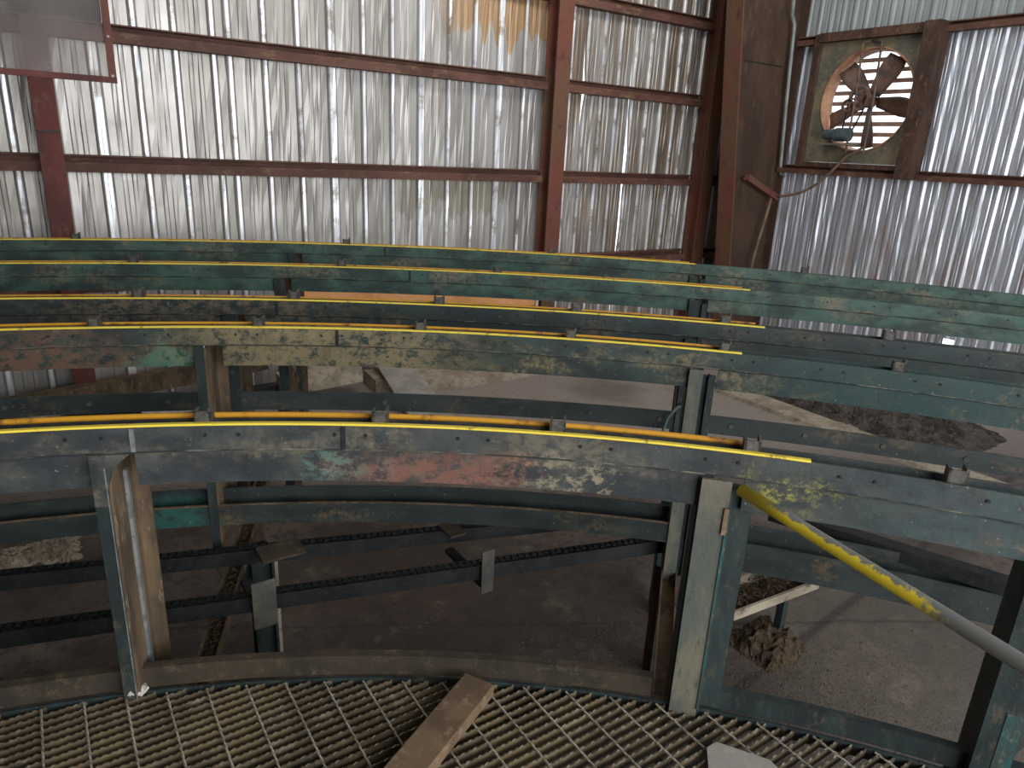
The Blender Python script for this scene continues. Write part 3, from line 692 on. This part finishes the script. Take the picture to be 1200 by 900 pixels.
while x < 2.9:
    d = RG*RG-(x-cx)**2; y1 = cy+sqrt(d) if d > 0 else None
    if y1 and y1 > GY0+.05:
        b = MB(); L = y1-.01-GY0; n = int(L/.016); vs = []   # twisted square rod
        for j in range(n+1):
            a = j*R(40); yy = GY0+L*j/n
            for q in range(4): vs.append((x+.0036*cos(a+q*pi/2), yy, .7995+.0036*sin(a+q*pi/2)))
        fs = [(j*4+q, j*4+(q+1) % 4, j*4+4+(q+1) % 4, j*4+4+q) for j in range(n) for q in range(4)]+[(3, 2, 1, 0), (n*4, n*4+1, n*4+2, n*4+3)]
        b.add(vs, fs); b.build('cross_rod', 'rod', gr)
    x += .105
b = MB(); sweep(b, 1, rect(.010, .018, .76, .803), 2, 72); b.build('edge_band', 'legdark', gr)
# platform bearers below
b = MB(); b.box(-1.3, 2.7, .55, .61, .66, .765); b.build('bearer', 'legdark', gr)
b = MB(); b.box(-1.3, 1.3, 1.35, 1.41, .66, .765); b.build('bearer', 'legdark', gr)

# loose things on the grating
pr = Matrix.Translation((.66, 1.32, .827)) @ Matrix.Rotation(R(29), 4, 'Z')
b = MB(); b.box(-.75, .0, -.052, .052, -.021, .021); o = b.build('wood_plank', 'wood', bevel=.003); o.matrix_world = Matrix.Translation((.965, 1.515, .823)) @ Matrix.Rotation(R(29), 4, 'Z')
tag(o, 'short rough-sawn plank lying across the grating', 'plank')
b = MB(); pts = [(1.28, .86), (1.405, .985), (1.445, .985), (1.52, .86), (1.5, .72), (1.3, .7)]
b.prism(pts, lambda p, q: Vector((p, q, .805+(.985-q)*.05)), lambda p, q: Vector((p, q, .809+(.985-q)*.05)))
tag(b.build('metal_offcut', 'greysheet'), 'grey cut sheet corner lying on the grating at bottom edge', 'sheet offcut')
b = MB(); n = 7; vs = []
for i in range(n):
    for j in range(n):
        vs.append((.045+.055*i/(n-1), 2.00+.05*j/(n-1), .806+.022*random.random()+.012*sin(i*1.3)*cos(j*1.7)))
b.add(vs, [(i*n+j, i*n+j+1, (i+1)*n+j+1, (i+1)*n+j) for i in range(n-1) for j in range(n-1)])
o = b.build('crumpled_rag', 'white', smooth=True); o.modifiers.new('s', 'SOLIDIFY').thickness = .004
tag(o, 'small crumpled white scrap at the foot of the left leg', 'rag')

# ------------------------------------------------------------------ hanging frame top left
hf = root('hanging_frame', (.2, 4.6, 2.64), 'red-brown angle frame with dusty clear sheet hanging top left', 'frame')
b = MB(); b.box(.44, .475, 4.58, 4.60, 2.64, 3.6); b.box(.468, .475, 4.60, 4.63, 2.64, 3.6); b.build('frame_upright', 'post_brown', hf)
b = MB(); b.box(-.9, .475, 4.575, 4.60, 2.635, 2.665); b.build('bottom_rail', 'red', hf)
b = MB(); b.box(-.9, .46, 4.602, 4.606, 2.66, 3.6); b.build('clear_sheet', 'clear', hf)
b = MB(); b.box(-.9, .44, 4.63, 4.70, 2.935, 3.05); b.build('top_bar', 'legdark', hf, label='dark green crossbar')
b = MB()
for z in (2.67, 2.86): disc(b, (.456, z), .007, 4.572, 4.58, 10, 'y')
b.build('frame_bolt', 'edge', hf)

# ------------------------------------------------------------------ things along the walls and on the floor
b = MB(); b.bar((2.0, 6.80, .87), (4.88, 6.80, .87), .03, .44); o = b.build('plywood_board', 'plywood')
b = MB()
tag(o, 'long pale orange plywood board standing against the back wall', 'board')
for x in (2.55, 3.3, 4.05, 4.7):
    q = MB(); q.box(x-.02, x+.02, 6.79, 6.86, 0, .65); q.build('board_stand', 'wood', o)
q = MB(); q.bar((4.885, 6.785, .86), (4.92, 6.785, .86), .04, .45); q.build('end_cap', 'white', o, label='white end')  # short white piece closing the right end of the board
# low concrete ledge
b = MB(); b.prism([(2.65, 6.32), (3.4, 6.12), (4.72, 6.16), (4.6, 6.5), (3.2, 6.70), (2.68, 6.72)], lambda p, q: Vector((p, q, 0)), lambda p, q: Vector((p, q, .16-.12*max(0, (p-2.4))/2.3)))
tag(b.build('concrete_ledge', 'conc_pale'), 'low stained concrete ledge tapering along the back wall', 'ledge')
b = MB(); b.add([(2.78, 6.85, .30), (3.12, 6.75, .30), (2.98, 5.25, .02), (2.60, 5.35, .02), (2.78, 6.85, .315), (3.12, 6.75, .315), (2.98, 5.25, .035), (2.60, 5.35, .035)],
    [(3, 2, 1, 0), (4, 5, 6, 7), (0, 1, 5, 4), (1, 2, 6, 5), (2, 3, 7, 6), (3, 0, 4, 7)])
tag(b.build('leaning_sheet', 'greysheet'), 'grey flat sheet sloping from the concrete ledge to the floor', 'sheet')
b = MB(); b.bar((-.9, 6.55, .22), (1.75, 6.95, .30), .12, .16); tag(b.build('wall_beam', 'legtan'), 'dirty brown beam lying along the foot of the back wall, left', 'beam')
b = MB(); b.bar((-.6, 6.35, .10), (1.9, 6.62, .10), .10, .12); tag(b.build('low_beam', 'black'), 'black steel beam on the floor at the left wall', 'beam')
b = MB(); b.bar((.55, 6.30, .15), (1.10, 6.36, .12), .14, .02); tag(b.build('white_offcut', 'white'), 'white offcut lying on the beam at the left wall', 'offcut')
b = MB(); b.bar((1.75, 6.52, .17), (2.55, 6.50, .22), .16, .2); tag(b.build('concrete_block', 'conc_pale'), 'stained pale concrete block at the left end of the ledge', 'block')

def noise2(x, y):
    return (sin(x*3.1+1.3*y)+sin(y*4.3-x*1.7+2)+.6*sin(x*9.1+y*5.7)+.5*sin(y*13.3-x*7.9)+.3*sin(x*23+y*19))/3.4
def mound(name, m, x0, x1, y0, y1, hf_, n, mm, lab, cat):
    b = MB(); vs = []
    for i in range(n+1):
        for j in range(mm+1):
            x = x0+(x1-x0)*i/n; y = y0+(y1-y0)*j/mm; u, v = i/n, j/mm
            e = max(0, min(1, 6*min(u, 1-u, v, 1-v)))
            vs.append((x+random.uniform(-.01, .01), y+random.uniform(-.01, .01), -.01+e*max(0, hf_(u, v, x, y)+random.uniform(-.012, .012))))
    b.add(vs, [(i*(mm+1)+j, (i+1)*(mm+1)+j, (i+1)*(mm+1)+j+1, i*(mm+1)+j+1) for i in range(n) for j in range(mm)])
    return tag(b.build(name, m), lab, cat, kind='stuff')
mound('dirt_heap', 'dirt', 6.3, 7.7, 2.5, 5.3, lambda u, v, x, y: .03+.06*noise2(x*2, y*2)+.12*(1-abs(u-.5)*2), 50, 90, 'dark heap of dirt and rubble along the right wall', 'dirt heap')
b = MB(); b.bar((6.12, 5.0, .02), (6.12, 1.9, .02), .30, .05); tag(b.build('kerb', 'conc_pale'), 'low pale concrete kerb in front of the dirt heap', 'kerb')
mound('gravel_patch', 'conc_pale', -1.6, .9, 5.75, 6.5, lambda u, v, x, y: .03+.03*noise2(x*5, y*5), 60, 24, 'pale rubble strip on the floor by the left wall', 'rubble')
mound('chaff_pile', 'conc_pale', -.45, .0, 4.35, 4.7, lambda u, v, x, y: .03+.04*noise2(x*6, y*6), 40, 36, 'low pile of pale chaff on the floor behind the left tracks', 'chaff pile')
# chaff trough at right
tr = root('chaff_trough', (2.9, 1.85, .0), 'short wooden-edged trough heaped with chaff behind the front right leg', 'trough')
A_, B_ = Vector((2.62, 1.90, .29)), Vector((3.14, 1.80, .36))
d = (B_-A_).normalized(); sd = d.cross(Vector((0, 0, 1))).normalized()
for s, nm in ((-.10, 'trough_side'), (.10, 'trough_side')):
    b = MB(); b.bar(A_+sd*s, B_+sd*s, .014, .05); b.build(nm, 'conc_pale', tr)
b = MB(); b.bar(A_-Vector((0, 0, .03)), B_-Vector((0, 0, .03)), .17, .012); b.build('trough_floor', 'legtan', tr)
for s in (.1, .8):
    P = A_.lerp(B_, s); b = MB(); b.box(P.x-.02, P.x+.02, P.y-.02, P.y+.02, 0, P.z-.03); b.build('trough_leg', 'legdark', tr)
b = MB()
for i in range(420):
    c_ = A_.lerp(B_, random.random())+sd*random.uniform(-.08, .08)+Vector((0, 0, random.uniform(-.02, .035)))
    v = Vector((random.uniform(-1, 1), random.uniform(-1, 1), random.uniform(-.5, .5))).normalized()*random.uniform(.01, .04); e = v.cross(Vector((0, 0, 1))).normalized()*.004
    b.add([c_-v*.5-e, c_+v*.5-e, c_+v*.5+e, c_-v*.5+e, c_+Vector((0, 0, .005))], [(0, 1, 4), (1, 2, 4), (2, 3, 4), (3, 0, 4), (3, 2, 1, 0)])
b.build('chaff', 'debris', tr, kind='stuff')
mound('chaff_spill', 'debris', 2.72, 3.12, 1.62, 1.98, lambda u, v, x, y: .10*(1-2*abs(u-.5))*(1-2*abs(v-.5))+.04*noise2(x*8, y*8)+.03, 24, 24, 'brown chaff spilled on the floor under the trough', 'chaff pile')
# scattered chips on the floor
b = MB()
for i in range(15000):
    m_ = random.random()
    if m_ < .4: x, y = random.gauss(2.25, .35), random.gauss(2.15, .25)
    elif m_ < .75: x, y = random.gauss(2.75, .4), random.gauss(1.45, .3)
    elif m_ < .85: x, y = random.gauss(.1, .4), random.gauss(3.6, .5)
    else: x, y = random.uniform(-.8, 6), random.uniform(.5, 6.2)
    if not (-1.5 < x < 6 and .2 < y < 6.3): continue
    r_ = random.uniform(.002, .007)*(1 if m_ < .85 else 1.6); a = random.uniform(0, 6.3); h = r_*.5
    vs = [(x+r_*cos(a+q)*random.uniform(.6, 1.2), y+r_*sin(a+q)*random.uniform(.5, 1.1), .0005) for q in (0, 1.6, 3.1, 4.7)]+[(x, y, h)]
    b.add(vs, [(0, 1, 4), (1, 2, 4), (2, 3, 4), (3, 0, 4)])
tag(b.build('floor_chips', 'chips'), 'scattered chips and grit on the concrete floor under the tracks', 'chips', kind='stuff')
for i, (x, y, s, l) in enumerate(((1.9, 4.75, .07, 'small dark scrap on the bright floor, nearer the left'), (3.05, 4.55, .05, 'small dark scrap on the bright floor under the middle tracks'))):
    b = MB(); n = 6; b.add([(x+s*cos(k*1.05)*random.uniform(.6, 1.1), y+s*.7*sin(k*1.05), .004) for k in range(n)]+[(x, y, .03)], [(k, (k+1) % n, n) for k in range(n)]+[tuple(range(n))[::-1]])
    tag(b.build('floor_scrap', 'black'), l, 'scrap')
